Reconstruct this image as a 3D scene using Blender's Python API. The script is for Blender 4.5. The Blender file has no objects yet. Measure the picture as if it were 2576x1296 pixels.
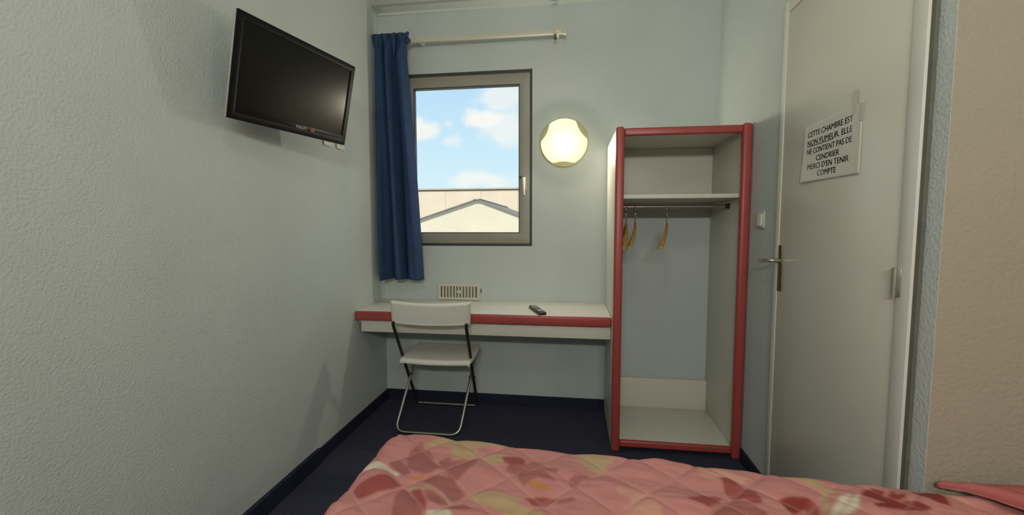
import bpy, bmesh, math, random
import numpy as np
from mathutils import Vector, Matrix, Euler
random.seed(4)
rng = np.random.RandomState(4)
PI = math.pi
SC = bpy.context.scene
COL = SC.collection

# ------------------------------------------------------------------ camera
cam_d = bpy.data.cameras.new('camera')
cam = bpy.data.objects.new('camera', cam_d); COL.objects.link(cam)
cam_d.sensor_fit = 'HORIZONTAL'; cam_d.sensor_width = 36.0
cam_d.lens = 1090.7 / 2576 * 36.0
cam_d.clip_start = 0.02; cam_d.clip_end = 500
_y, _p, _r = 0.1357, -0.0736, -0.0014
fwd = Vector((-math.sin(_y)*math.cos(_p), math.cos(_y)*math.cos(_p), math.sin(_p)))
rt = Vector((math.cos(_y), math.sin(_y), 0)); up = rt.cross(fwd)
r2 = rt*math.cos(_r) + up*math.sin(_r); u2 = up*math.cos(_r) - rt*math.sin(_r)
cam.matrix_world = Matrix(((r2.x, u2.x, -fwd.x, 1.3245), (r2.y, u2.y, -fwd.y, 0.0), (r2.z, u2.z, -fwd.z, 1.2586), (0, 0, 0, 1)))
SC.camera = cam

# ------------------------------------------------------------------ view, sky, sun
SC.view_settings.view_transform = 'Standard'
SC.view_settings.look = 'None'
SC.view_settings.gamma = 1.0
SC.view_settings.use_curve_mapping = False
SC.view_settings.exposure = 0.47
SKY_STRENGTH = 0.75
SUN_ENERGY = 3.0
LAMP_POWER = 60.0        # the lit wall lamp beside the window
LAMP_POWER_B = 60.0      # its twin over the head of the bed, outside the frame
LAMP_COLOR = (1.0, 0.89, 0.71)
PANEL_FILL_POWER = 20.0       # added fill light on the wall behind the camera, lifts the door
CEILING_FILL_POWER = 20.0     # added fill light on the ceiling, out of view, evens the room

def build_world():
    w = bpy.data.worlds.new('sky'); SC.world = w; w.use_nodes = True
    nt = w.node_tree; N = nt.nodes; L = nt.links; N.clear()
    out = N.new('ShaderNodeOutputWorld'); bg = N.new('ShaderNodeBackground')
    L.new(bg.outputs[0], out.inputs[0]); bg.inputs[1].default_value = SKY_STRENGTH
    tc = N.new('ShaderNodeTexCoord'); sep = N.new('ShaderNodeSeparateXYZ'); L.new(tc.outputs['Generated'], sep.inputs[0])
    def math_(op, a, b=None, c=None):
        n = N.new('ShaderNodeMath'); n.operation = op
        for i, v in enumerate((a, b, c)):
            if v is None: continue
            if isinstance(v, (int, float)): n.inputs[i].default_value = v
            else: L.new(v, n.inputs[i])
        return n.outputs[0]
    ay = math_('MAXIMUM', math_('ABSOLUTE', sep.outputs[1]), 0.08)
    gx = math_('DIVIDE', sep.outputs[0], ay); gz = math_('DIVIDE', sep.outputs[2], ay)
    ramp = N.new('ShaderNodeValToRGB'); L.new(sep.outputs[2], ramp.inputs[0])
    e = ramp.color_ramp.elements
    e[0].position = 0.0; e[0].color = (0.78, 0.93, 0.98, 1)
    e[1].position = 1.0; e[1].color = (0.30, 0.50, 0.85, 1)
    a = e.new(0.16); a.color = (0.62, 0.84, 0.97, 1)
    a = e.new(0.32); a.color = (0.49, 0.73, 0.95, 1)
    cb = N.new('ShaderNodeCombineXYZ'); L.new(gx, cb.inputs[0]); L.new(gz, cb.inputs[1])
    nz = N.new('ShaderNodeTexNoise'); nz.inputs['Scale'].default_value = 15; nz.inputs['Detail'].default_value = 5; L.new(cb.outputs[0], nz.inputs['Vector'])
    wob = math_('MULTIPLY', math_('SUBTRACT', nz.outputs[0], 0.5), 2.6)
    tot = None
    for (cx, cz, rx, rz, st) in ((-0.341, 0.222, .045, .020, .9), (-0.372, 0.228, .04, .026, .85), (-0.198, 0.244, .052, .021, 1.0), (-0.145, 0.225, .06, .040, .75),
                                 (-0.155, 0.292, .050, .040, .7), (-0.19, 0.106, .075, .020, .85), (-0.279, 0.198, .024, .016, .5), (-0.285, 0.235, .016, .014, .45),
                                 (0.12, 0.30, .2, .06, .8), (-0.75, 0.28, .2, .06, .8), (0.55, 0.2, .2, .05, .8), (-0.25, 0.5, .2, .07, .7), (-1.2, 0.35, .3, .1, .8)):
        dx = math_('DIVIDE', math_('SUBTRACT', gx, cx), rx); dz = math_('DIVIDE', math_('SUBTRACT', gz, cz), rz)
        r = math_('SQRT', math_('ADD', math_('MULTIPLY', dx, dx), math_('MULTIPLY', dz, dz)))
        m = math_('SUBTRACT', 1.15, math_('ADD', r, wob))
        n = N.new('ShaderNodeMapRange'); n.interpolation_type = 'SMOOTHSTEP'
        n.inputs[1].default_value = -0.25; n.inputs[2].default_value = 0.7; n.inputs[3].default_value = 0; n.inputs[4].default_value = st
        L.new(m, n.inputs[0])
        tot = n.outputs[0] if tot is None else math_('MAXIMUM', tot, n.outputs[0])
    mix = N.new('ShaderNodeMix'); mix.data_type = 'RGBA'
    L.new(tot, mix.inputs[0]); L.new(ramp.outputs[0], mix.inputs[6]); mix.inputs[7].default_value = (0.96, 0.945, 0.90, 1)
    L.new(mix.outputs[2], bg.inputs[0])
build_world()
sun = bpy.data.lights.new('sun', 'SUN'); sun.energy = SUN_ENERGY; sun.angle = math.radians(0.6); sun.color = (1.0, 0.93, 0.82)
sun_o = bpy.data.objects.new('sun', sun); COL.objects.link(sun_o)
sun_o.rotation_euler = Euler((math.radians(48), 0, math.radians(-25)))   # from behind the room, onto the buildings outside

# ------------------------------------------------------------------ materials
def mat(name, color, rough=0.6, metal=0.0, bump=None, noise=None, spec=0.5, emit=None, coat=0.0):
    """bump=(scale, strength, distance); noise=(scale, amount) varies the colour a little"""
    m = bpy.data.materials.new(name); m.use_nodes = True
    nt = m.node_tree; N = nt.nodes; L = nt.links; b = N['Principled BSDF']
    b.inputs['Base Color'].default_value = (*color, 1); b.inputs['Roughness'].default_value = rough
    b.inputs['Metallic'].default_value = metal; b.inputs['Specular IOR Level'].default_value = spec
    b.inputs['Coat Weight'].default_value = coat
    if emit: b.inputs['Emission Color'].default_value = (*emit[0], 1); b.inputs['Emission Strength'].default_value = emit[1]
    tc = N.new('ShaderNodeTexCoord')
    if bump:
        n = N.new('ShaderNodeTexNoise'); n.inputs['Scale'].default_value = bump[0]; n.inputs['Detail'].default_value = 2.0
        n.inputs['Roughness'].default_value = 0.45
        L.new(tc.outputs['Object'], n.inputs['Vector'])
        bp = N.new('ShaderNodeBump'); bp.inputs['Strength'].default_value = bump[1]; bp.inputs['Distance'].default_value = bump[2]
        L.new(n.outputs[0], bp.inputs['Height']); L.new(bp.outputs[0], b.inputs['Normal'])
    if noise:
        n = N.new('ShaderNodeTexNoise'); n.inputs['Scale'].default_value = noise[0]; n.inputs['Detail'].default_value = 4
        L.new(tc.outputs['Object'], n.inputs['Vector'])
        r = N.new('ShaderNodeValToRGB'); L.new(n.outputs[0], r.inputs[0])
        a = noise[1]
        r.color_ramp.elements[0].position = 0.3; r.color_ramp.elements[1].position = 0.7
        r.color_ramp.elements[0].color = (*[max(0, c*(1-a)) for c in color], 1); r.color_ramp.elements[1].color = (*[min(1, c*(1+a)) for c in color], 1)
        L.new(r.outputs[0], b.inputs['Base Color'])
    return m

WALL = (0.54, 0.60, 0.588)
M = {}
M['wall'] = mat('painted_roughcast', WALL, 0.75, bump=(120, 0.5, 0.005), noise=(3, 0.03))
M['wall_smooth'] = mat('painted_plaster', WALL, 0.7, bump=(90, 0.18, 0.003), noise=(3, 0.03))
M['wall_beige'] = mat('beige_roughcast', (0.34, 0.31, 0.245), 0.8, bump=(105, 0.5, 0.005), noise=(3, 0.03))
M['ceiling'] = mat('ceiling_paint', (0.62, 0.68, 0.64), 0.8, bump=(80, 0.2, 0.003))
M['carpet'] = mat('navy_carpet', (0.050, 0.053, 0.084), 0.95, bump=(700, 0.6, 0.003), noise=(260, 0.45), spec=0.15)
M['navy_base'] = mat('navy_skirting', (0.017, 0.019, 0.046), 0.6, spec=0.3, noise=(60, 0.25))
M['laminate'] = mat('white_laminate', (0.70, 0.69, 0.61), 0.42, noise=(2, 0.02))
M['laminate_desk'] = mat('desk_laminate', (0.74, 0.73, 0.68), 0.35, noise=(2, 0.02))
M['red'] = mat('red_edging', (0.385, 0.066, 0.060), 0.38, noise=(5, 0.06), bump=(60, 0.05, 0.001))
M['door'] = mat('cream_door_paint', (0.70, 0.685, 0.60), 0.29, noise=(1.5, 0.02), bump=(9, 0.03, 0.003), spec=0.9)
M['frame_white'] = mat('door_frame_paint', (0.72, 0.73, 0.68), 0.4, noise=(2, 0.02))
M['pvc'] = mat('grey_window_frame', (0.31, 0.30, 0.255), 0.45, noise=(4, 0.04))
M['pvc_dark'] = mat('dark_gasket', (0.05, 0.055, 0.05), 0.5, noise=(8, 0.1))
M['side_strip'] = mat('grey_green_strip', (0.13, 0.135, 0.105), 0.6, noise=(20, 0.1))
M['plastic_white'] = mat('white_plastic', (0.80, 0.79, 0.72), 0.4, noise=(3, 0.02))
M['cream'] = mat('cream_plastic', (0.60, 0.60, 0.52), 0.5, noise=(4, 0.03))
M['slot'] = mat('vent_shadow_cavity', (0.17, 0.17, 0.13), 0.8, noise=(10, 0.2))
M['chrome'] = mat('chrome_tube', (0.50, 0.48, 0.43), 0.26, metal=1.0, noise=(9, 0.05))
M['dark_tube'] = mat('black_tube', (0.035, 0.036, 0.033), 0.3, metal=0.3, noise=(9, 0.1))
M['brass'] = mat('aged_brass', (0.16, 0.135, 0.075), 0.32, metal=0.85, noise=(30, 0.2))
M['steel'] = mat('satin_steel', (0.55, 0.52, 0.43), 0.3, metal=0.9, noise=(30, 0.1))
M['tv_black'] = mat('glossy_black_bezel', (0.006, 0.006, 0.006), 0.38, spec=0.16, noise=(6, 0.2))
M['tv_screen'] = mat('matt_screen', (0.006, 0.006, 0.0045), 0.24, spec=0.19, noise=(6, 0.1))
M['tv_side'] = mat('silver_tv_edge', (0.40, 0.40, 0.36), 0.4, metal=0.0, noise=(9, 0.05))
M['tv_back'] = mat('tv_back_shell', (0.012, 0.012, 0.012), 0.5, noise=(12, 0.2))
M['logo'] = mat('logo_silver', (0.32, 0.32, 0.30), 0.4, noise=(30, 0.1))
M['red_patch'] = mat('red_bezel_patch', (0.16, 0.008, 0.012), 0.35, noise=(30, 0.1))
M['curtain'] = mat('blue_curtain', (0.024, 0.055, 0.130), 0.75, bump=(420, 0.3, 0.001), noise=(16, 0.10), spec=0.3)
M['wood'] = mat('yellow_wood', (0.50, 0.27, 0.035), 0.45, noise=(40, 0.25))
M['paper'] = mat('paper_sheet', (0.74, 0.73, 0.66), 0.55, noise=(20, 0.02))
M['ink'] = mat('ink', (0.09, 0.09, 0.08), 0.7, noise=(300, 0.3))
M['ink_blue'] = mat('blue_ink', (0.05, 0.07, 0.20), 0.7, noise=(300, 0.3))
M['tape'] = mat('clear_tape', (0.60, 0.60, 0.52), 0.2, noise=(20, 0.03))
M['remote'] = mat('remote_black', (0.022, 0.022, 0.018), 0.4, noise=(40, 0.2))
M['remote_grey'] = mat('remote_keys', (0.24, 0.24, 0.24), 0.5, noise=(80, 0.2))
M['remote_pale'] = mat('remote_pale_keys', (0.42, 0.43, 0.38), 0.5, noise=(80, 0.2))
M['mattress'] = mat('mattress_ticking', (0.6, 0.58, 0.52), 0.8, bump=(200, 0.2, 0.002))
M['bed_base'] = mat('bed_base_laminate', (0.55, 0.53, 0.46), 0.5, noise=(3, 0.03))
M['render_far'] = mat('beige_cladding', (0.70, 0.58, 0.45), 0.85, bump=(12, 0.2, 0.02), noise=(1.2, 0.06))
M['render_near'] = mat('cream_render', (0.70, 0.61, 0.46), 0.85, bump=(20, 0.2, 0.02), noise=(1.5, 0.06))
M['coping'] = mat('grey_coping', (0.46, 0.42, 0.34), 0.7, noise=(3, 0.1))
M['roof_sheet'] = mat('roof_sheet', (0.25, 0.22, 0.17), 0.7, noise=(3, 0.1))
M['yard'] = mat('yard_asphalt', (0.16, 0.16, 0.15), 0.9, noise=(5, 0.15))

def glass_mat():
    m = bpy.data.materials.new('clear_pane'); m.use_nodes = True
    N = m.node_tree.nodes; L = m.node_tree.links; N.clear()
    o = N.new('ShaderNodeOutputMaterial'); mx = N.new('ShaderNodeMixShader'); t = N.new('ShaderNodeBsdfTransparent'); g = N.new('ShaderNodeBsdfGlossy')
    g.inputs['Roughness'].default_value = 0.03; t.inputs[0].default_value = (0.97, 0.985, 0.98, 1)
    lw = N.new('ShaderNodeFresnel'); lw.inputs[0].default_value = 1.12
    L.new(lw.outputs[0], mx.inputs[0]); L.new(t.outputs[0], mx.inputs[1]); L.new(g.outputs[0], mx.inputs[2]); L.new(mx.outputs[0], o.inputs[0])
    return m
M['glass'] = glass_mat()

def shade_mat():
    # lit opal shade: gives off its own glow and lets part of the bulb's light through
    m = bpy.data.materials.new('lit_opal_shade'); m.use_nodes = True
    N = m.node_tree.nodes; L = m.node_tree.links; N.clear()
    o = N.new('ShaderNodeOutputMaterial'); mx = N.new('ShaderNodeMixShader'); t = N.new('ShaderNodeBsdfTransparent'); e = N.new('ShaderNodeEmission')
    e.inputs[0].default_value = (1.0, 0.97, 0.56, 1); e.inputs[1].default_value = 1.12
    mx.inputs[0].default_value = 0.76
    L.new(t.outputs[0], mx.inputs[1]); L.new(e.outputs[0], mx.inputs[2]); L.new(mx.outputs[0], o.inputs[0])
    return m
M['shade'] = shade_mat()
M['dark_dish'] = mat('dark_amber_dish', (0.075, 0.06, 0.012), 0.5, noise=(20, 0.05))
M['lamp_base'] = mat('amber_glass_plate', (0.50, 0.45, 0.22), 0.3, noise=(20, 0.05))

def quilt_mat():
    m = mat('quilted_cotton_print', (0.6, 0.2, 0.2), 0.8, bump=(260, 0.25, 0.0015), spec=0.25)
    N = m.node_tree.nodes; L = m.node_tree.links
    a = N.new('ShaderNodeVertexColor'); a.layer_name = 'print'
    L.new(a.outputs[0], N['Principled BSDF'].inputs['Base Color'])
    return m
M['quilt'] = quilt_mat()

# ------------------------------------------------------------------ helpers
def link(name, me, m, parent=None):
    o = bpy.data.objects.new(name, me); COL.objects.link(o)
    if m is not None and not me.materials: me.materials.append(m)
    if parent is not None: o.parent = parent
    return o
def obj(name, bm, m, parent=None, smooth=False, angle=None):
    me = bpy.data.meshes.new(name); bmesh.ops.recalc_face_normals(bm, faces=bm.faces[:]); bm.to_mesh(me); bm.free()
    if smooth:
        me.polygons.foreach_set('use_smooth', [True]*len(me.polygons))
        if angle:
            me.set_sharp_from_angle(angle=math.radians(angle))
    return link(name, me, m, parent)
def thing(name, label, cat, loc=(0, 0, 0), group=None):
    o = bpy.data.objects.new(name, None); COL.objects.link(o); o.location = loc; o.empty_display_size = 0.05
    o['label'] = label; o['category'] = cat
    if group: o['group'] = group
    return o
def tag(o, label, cat, group=None):
    o['label'] = label; o['category'] = cat
    if group: o['group'] = group
    return o
def struct(name, bm, m, parent=None, label=None, smooth=False):
    o = obj(name, bm, m, parent, smooth)
    if parent is None: o['kind'] = 'structure'
    if label: o['label'] = label
    return o
def BM(): return bmesh.new()
def box(bm, x0, x1, y0, y1, z0, z1, bevel=0.0, seg=2, mx=None):
    v = [bm.verts.new(p) for p in ((x0,y0,z0),(x1,y0,z0),(x1,y1,z0),(x0,y1,z0),(x0,y0,z1),(x1,y0,z1),(x1,y1,z1),(x0,y1,z1))]
    fs = [bm.faces.new([v[i] for i in q]) for q in ((0,3,2,1),(4,5,6,7),(0,1,5,4),(1,2,6,5),(2,3,7,6),(3,0,4,7))]
    vs = v
    if bevel > 0:
        ed = list({e for f in fs for e in f.edges})
        r = bmesh.ops.bevel(bm, geom=ed, offset=bevel, segments=seg, profile=0.5, affect='EDGES')
        vs = list({w for f in r['faces'] for w in f.verts} | {w for w in v if w.is_valid})
    if mx is not None:
        for w in vs: w.co = mx @ w.co
    return bm
def boxo(name, m, parent, x0, x1, y0, y1, z0, z1, bevel=0.0, seg=2):
    return obj(name, box(BM(), x0, x1, y0, y1, z0, z1, bevel, seg), m, parent, smooth=bevel > 0, angle=35)
def tube(bm, pts, r, n=12, closed=False, caps=True, rs=None):
    pts = [Vector(p) for p in pts]; K = len(pts); rings = []
    prev = None
    for i, p in enumerate(pts):
        if closed: t = (pts[(i+1) % K] - pts[i-1]).normalized()
        else: t = (pts[min(i+1, K-1)] - pts[max(i-1, 0)]).normalized()
        if prev is None:
            a = t.orthogonal().normalized()
        else:
            a = prev - t*prev.dot(t); a = a.normalized() if a.length > 1e-6 else t.orthogonal().normalized()
        prev = a; b = t.cross(a)
        rr = rs[i] if rs else r
        rings.append([bm.verts.new(p + (a*math.cos(2*PI*j/n) + b*math.sin(2*PI*j/n))*rr) for j in range(n)])
    for i in range(K if closed else K-1):
        A = rings[i]; B = rings[(i+1) % K]
        for j in range(n): bm.faces.new((A[j], A[(j+1) % n], B[(j+1) % n], B[j]))
    if caps and not closed:
        bm.faces.new(rings[0][::-1]); bm.faces.new(rings[-1])
    return bm
def fillet(pts, rad, seg=6):
    """round the corners of a polyline"""
    P = [Vector(p) for p in pts]; out = [P[0]]
    for i in range(1, len(P)-1):
        a = (P[i-1]-P[i]); b = (P[i+1]-P[i]); r = min(rad, a.length*0.45, b.length*0.45)
        a = P[i] + a.normalized()*r; b = P[i] + b.normalized()*r
        for k in range(seg+1):
            t = k/seg; out.append(a*(1-t)**2 + P[i]*2*t*(1-t) + b*t*t)
    out.append(P[-1]); return out
def lathe(bm, prof, n=32, origin=(0,0,0), axis='y'):
    """profile of (radius, along) turned about an axis"""
    rings = []
    for r, h in prof:
        ring = []
        for j in range(n):
            c, s = math.cos(2*PI*j/n)*r, math.sin(2*PI*j/n)*r
            p = (c, h, s) if axis == 'y' else ((c, s, h) if axis == 'z' else (h, c, s))
            ring.append(bm.verts.new(Vector(p)+Vector(origin)))
        rings.append(ring)
    for A, B in zip(rings, rings[1:]):
        for j in range(n): bm.faces.new((A[j], A[(j+1) % n], B[(j+1) % n], B[j]))
    bm.faces.new(rings[0][::-1]); bm.faces.new(rings[-1])
    return bm
def ring_frame(bm, x0, x1, z0, z1, w, y0, y1, bev=0.0):
    """a rectangular frame in the xz plane with mitred corners"""
    o = [(x0,z0),(x1,z0),(x1,z1),(x0,z1)]; i = [(x0+w,z0+w),(x1-w,z0+w),(x1-w,z1-w),(x0+w,z1-w)]
    V = {}
    for k in range(4):
        for nm, q in (('o', o[k]), ('i', i[k])):
            for s, y in ((0, y0), (1, y1)): V[nm, k, s] = bm.verts.new((q[0], y, q[1]))
    for k in range(4):
        l = (k+1) % 4
        bm.faces.new((V['o',k,0], V['o',l,0], V['i',l,0], V['i',k,0])); bm.faces.new((V['o',k,1], V['i',k,1], V['i',l,1], V['o',l,1]))
        bm.faces.new((V['o',k,0], V['o',k,1], V['o',l,1], V['o',l,0])); bm.faces.new((V['i',k,0], V['i',l,0], V['i',l,1], V['i',k,1]))
    if bev > 0: bmesh.ops.bevel(bm, geom=bm.edges[:], offset=bev, segments=2, profile=0.5, affect='EDGES')
    return bm
def text_bm(s, size, extr=0.0004, bold=0.0, spacing=1.0):
    cu = bpy.data.curves.new('t', 'FONT'); cu.body = s; cu.size = size; cu.extrude = extr; cu.offset = bold; cu.align_x = 'CENTER'; cu.space_character = spacing
    o = bpy.data.objects.new('t', cu); COL.objects.link(o)
    dg = bpy.context.evaluated_depsgraph_get(); me = bpy.data.meshes.new_from_object(o.evaluated_get(dg))
    bm = BM(); bm.from_mesh(me); bpy.data.objects.remove(o); bpy.data.curves.remove(cu); bpy.data.meshes.remove(me)
    return bm
def grid_mesh(name, P, m, parent=None, smooth=True, wrap=False):
    """P: array (nu, nv, 3)"""
    nu, nv = P.shape[:2]; me = bpy.data.meshes.new(name)
    idx = np.arange(nu*nv).reshape(nu, nv)
    f = np.stack([idx[:-1,:-1], idx[1:,:-1], idx[1:,1:], idx[:-1,1:]], -1).reshape(-1, 4)
    me.vertices.add(nu*nv); me.vertices.foreach_set('co', P.reshape(-1))
    me.loops.add(f.size); me.loops.foreach_set('vertex_index', f.reshape(-1).astype(np.int32))
    me.polygons.add(len(f)); me.polygons.foreach_set('loop_start', (np.arange(len(f))*4).astype(np.int32))
    me.polygons.foreach_set('use_smooth', [smooth]*len(f)); me.update(calc_edges=True)
    return link(name, me, m, parent)

# ------------------------------------------------------------------ the room
XR = 2.237; D = 2.947; H = 2.709; XE = 3.05; YF = -1.2; YC = 1.213; T = 0.12
WX0, WX1, WZ0, WZ1 = 0.14, 1.060, 1.117, 2.297
bm = BM(); box(bm, -T, XE+T, YF-T, D+0.22, -0.12, 0.0); struct('floor', bm, M['carpet'], label='dark navy carpet floor')
bm = BM(); box(bm, -T, XE+T, YF-T, D+0.22, H, H+0.12); struct('ceiling', bm, M['ceiling'], label='pale painted ceiling')
bm = BM(); box(bm, -T, 0, YF, D+0.22, 0, H); struct('wall_left', bm, M['wall'], label='pale blue-green roughcast wall behind the television')
bm = BM()
box(bm, 0, WX0, D, D+0.22, 0, H); box(bm, WX1, XR, D, D+0.22, 0, H); box(bm, WX0, WX1, D, D+0.22, 0, WZ0); box(bm, WX0, WX1, D, D+0.22, WZ1, H)
struct('wall_back', bm, M['wall_smooth'], label='pale blue-green wall with the window')
DY0, DY1, DZ1 = 1.296, 2.058, 2.166
bm = BM()
box(bm, XR, XR+0.1, DY1, D+0.22, 0, H); box(bm, XR, XR+0.1, DY0, DY1, DZ1, H); box(bm, XR, XR+0.1, YC+0.006, DY0, 0, H); box(bm, XR, XR+0.0008, YC, YC+0.006, 0, H)
struct('wall_right', bm, M['wall'], label='pale blue-green wall holding the door')
bm = BM(); box(bm, XR+0.0008, XE, YC, YC+0.006, 0, H); box(bm, XR+0.1, XE, YC+0.006, YC+0.1, 0, H)
struct('wall_alcove', bm, M['wall_beige'], label='beige roughcast wall beyond the door, at the head of the bed')
bm = BM(); box(bm, XE, XE+T, YF, YC+0.1, 0, H); struct('wall_head', bm, M['wall_beige'])
bm = BM(); box(bm, 0, XE, YF-T, YF, 0, H); struct('wall_front', bm, M['wall_smooth'])
bm = BM(); box(bm, 0, XR, D-0.014, D, H-0.016, H); struct('trim_1', bm, M['ceiling'], label='thin moulding where the back wall meets the ceiling')
# skirting
HB = 0.072
bm = BM(); box(bm, 0, 0.012, 2.067, D, 0, HB, 0.002); box(bm, 0, 0.022, YF, 2.064, 0, HB+0.010, 0.002)
struct('baseboard_left', bm, M['navy_base'], label='navy skirting along the left wall, stepped where two lengths meet')
bm = BM(); box(bm, 0.012, 1.556, D-0.012, D, 0, HB, 0.002); struct('baseboard_back', bm, M['navy_base'], label='navy skirting under the desk')
bm = BM(); box(bm, XR-0.012, XR, 2.092, 2.376, 0, HB, 0.002); struct('baseboard_right', bm, M['navy_base'], label='short navy skirting between wardrobe and door')

# window
win = bpy.data.objects.new('window_1', None); COL.objects.link(win); win['kind'] = 'structure'; win['label'] = 'grey framed casement window looking onto roofs and sky'
win.location = ((WX0+WX1)/2, D, WZ0)
def wadd(o): o.matrix_parent_inverse = Matrix.Translation(-Vector(win.location)); return o
bm = ring_frame(BM(), WX0, WX1, WZ0, WZ1, 0.020, D+0.012, D+0.09); wadd(obj('outer_frame', bm, M['pvc_dark'], win))
bm = ring_frame(BM(), WX0+0.020, WX1-0.016, WZ0+0.018, WZ1-0.022, 0.071, D+0.004, D+0.062, 0.004)
wadd(obj('sash_frame', bm, M['pvc'], win, smooth=True, angle=30))
bm = ring_frame(BM(), WX0+0.090, WX1-0.086, WZ0+0.088, WZ1-0.092, 0.007, D+0.012, D+0.05); wadd(obj('glazing_gasket', bm, M['pvc_dark'], win))
bm = box(BM(), WX0+0.094, WX1-0.090, D+0.036, D+0.040, WZ0+0.092, WZ1-0.096); wadd(obj('pane', bm, M['glass'], win))
bm = BM()
box(bm, 0.994, 1.016, D-0.007, D+0.006, 1.50, 1.585, 0.003); box(bm, 0.997, 1.013, D-0.035, D-0.005, 1.562, 1.580, 0.003)
tube(bm, [(1.004, D-0.036, 1.578), (1.006, D-0.038, 1.53), (1.009, D-0.034, 1.462)], 0.008, 10, rs=[0.009, 0.0085, 0.006])
h = wadd(obj('handle', bm, M['plastic_white'], win, smooth=True, angle=40)); h['label'] = 'pale lever handle'
bm = box(BM(), 0.968, 0.992, D-0.004, D+0.008, 1.578, 1.594, 0.002); wadd(obj('latch', bm, M['pvc_dark'], win))
bm = box(BM(), WX0-0.03, WX1+0.03, D+0.19, D+0.26, WZ0-0.03, WZ0-0.002, 0.004); wadd(obj('outer_sill', bm, M['coping'], win))

# door
door = bpy.data.objects.new('door_1', None); COL.objects.link(door); door['kind'] = 'structure'; door['label'] = 'cream flush door with a paper notice and lever handle'
door.location = (XR, 1.68, 0)
def dadd(o): o.matrix_parent_inverse = Matrix.Translation(-Vector(door.location)); return o
bm = box(BM(), XR-0.012, XR+0.03, 1.3325, 2.0335, 0.008, 2.148, 0.0025); leaf = dadd(obj('door_leaf', bm, M['door'], door, smooth=True, angle=35))
bm = BM()
box(bm, XR-0.017, XR+0.08, 1.279, 1.329, 0, 2.20, 0.002); box(bm, XR-0.014, XR+0.08, 2.037, 2.072, 0, 2.20, 0.002); box(bm, XR-0.014, XR+0.08, 1.329, 2.037, 2.152, 2.20, 0.002)
dadd(obj('door_frame', bm, M['frame_white'], door, smooth=True, angle=35))
bm = box(BM(), XR-0.010, XR-0.0005, 1.2635, 1.2785, 0, 2.20, 0.001); o = dadd(obj('edge_strip', bm, M['side_strip'], door)); o['label'] = 'dark grey strip down the hinge side of the frame'  # thin dark strip over the near side face of the frame
bm = box(BM(), XR+0.030, XR+0.05, 1.329, 2.037, 0, 2.16); dadd(obj('rebate', bm, M['pvc_dark'], door))
bm = box(BM(), XR-0.0155, XR-0.0115, 2.000, 2.030, 0.972, 1.172, 0.0015); pl = dadd(obj('handle_plate', bm, M['brass'], door, smooth=True, angle=35)); pl['label'] = 'narrow dark brass backplate'
bm = BM(); tube(bm, fillet([(XR-0.014, 2.010, 1.106), (XR-0.058, 2.010, 1.106), (XR-0.060, 2.060, 1.100), (XR-0.055, 2.115, 1.094)], 0.014), 0.0085, 12)
dadd(obj('lever', bm, M['steel'], door, smooth=True, angle=40))
bm = BM(); lathe(bm, [(0.001, -0.0175), (0.0055, -0.0175), (0.0055, -0.015), (0.001, -0.015)], 12, (XR, 2.015, 1.035), 'x'); dadd(obj('keyhole', bm, M['pvc_dark'], door))
for hz in (0.17, 1.061, 1.93):
    bm = BM(); box(bm, XR-0.016, XR-0.011, 1.334, 1.352, hz, hz+0.076, 0.001); box(bm, XR-0.021, XR-0.0165, 1.309, 1.326, hz, hz+0.076, 0.001)
    tube(bm, [(XR-0.020, 1.331, hz-0.004), (XR-0.020, 1.331, hz+0.080)], 0.0062, 12)
    hg = dadd(obj('hinge', bm, M['steel'], door, smooth=True, angle=40))
hg['label'] = 'brass coloured butt hinge'
# ------------------------------------------------------------------ buildings outside
gr = BM(); box(gr, -40, 40, D+0.6, 60, -3.2, -3.0); struct('ground', gr, M['yard'])
t = thing('warehouse', 'long flat-topped beige building behind the gabled one, seen through the window', 'building', (-3, 15, -3))
def tadd(t, o): o.matrix_parent_inverse = Matrix.Translation(-Vector(t.location)); return o
x = -16.0
pm = None
while x < 10:
    if pm is None:
        o = obj('wall_panel', box(BM(), 0.002, 1.198, 0, 0.12, 0, 5.40, 0.006), M['render_far'], t); pm = o
    else:
        o = pm.copy(); COL.objects.link(o)
    o.location = (x, 13.98, -3.0); tadd(t, o); x += 1.2
tadd(t, obj('wall_core', box(BM(), -16, 10, 14.05, 20, -3, 2.43), M['render_far'], t))
tadd(t, obj('coping', box(BM(), -16.05, 10.05, 13.92, 14.5, 2.43, 2.485, 0.01), M['coping'], t))
t = thing('gabled_building', 'cream gable end with a low-pitched roof, in front of the long beige building', 'building', (-0.6, 9.2, -3))
ax, az, sl, sr = -0.645, 1.80, 0.327, 0.375
bm = BM(); xl, xr_ = -4.2, 2.9
pts = [(xl, -3.0), (xr_, -3.0), (xr_, az-sr*(xr_-ax)), (ax, az), (xl, az-sl*(ax-xl))]
A = [bm.verts.new((a, 9.0, b)) for a, b in pts]; B = [bm.verts.new((a, 13.0, b)) for a, b in pts]
bm.faces.new(A); bm.faces.new(B[::-1])
for i in range(5): bm.faces.new((A[i], B[i], B[(i+1) % 5], A[(i+1) % 5]))
tadd(t, obj('gable_wall', bm, M['render_near'], t))
for nm, xa, s in (('roof_slope', xl-0.15, sl), ('roof_slope', xr_+0.15, sr)):
    bm = BM(); zb = az - s*abs(xa-ax)
    q = [(ax, az+0.018), (xa, zb+0.018), (xa, zb), (ax, az)]
    A = [bm.verts.new((a, 8.93, b)) for a, b in q]; B = [bm.verts.new((a, 13.05, b)) for a, b in q]
    bm.faces.new(A); bm.faces.new(B[::-1])
    for i in range(4): bm.faces.new((A[i], B[i], B[(i+1) % 4], A[(i+1) % 4]))
    tadd(t, obj(nm, bm, M['roof_sheet'], t))
tadd(t, obj('ridge_cap', box(BM(), ax-0.07, ax+0.07, 8.91, 13.06, az+0.0, az+0.028, 0.006), M['coping'], t))

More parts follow.
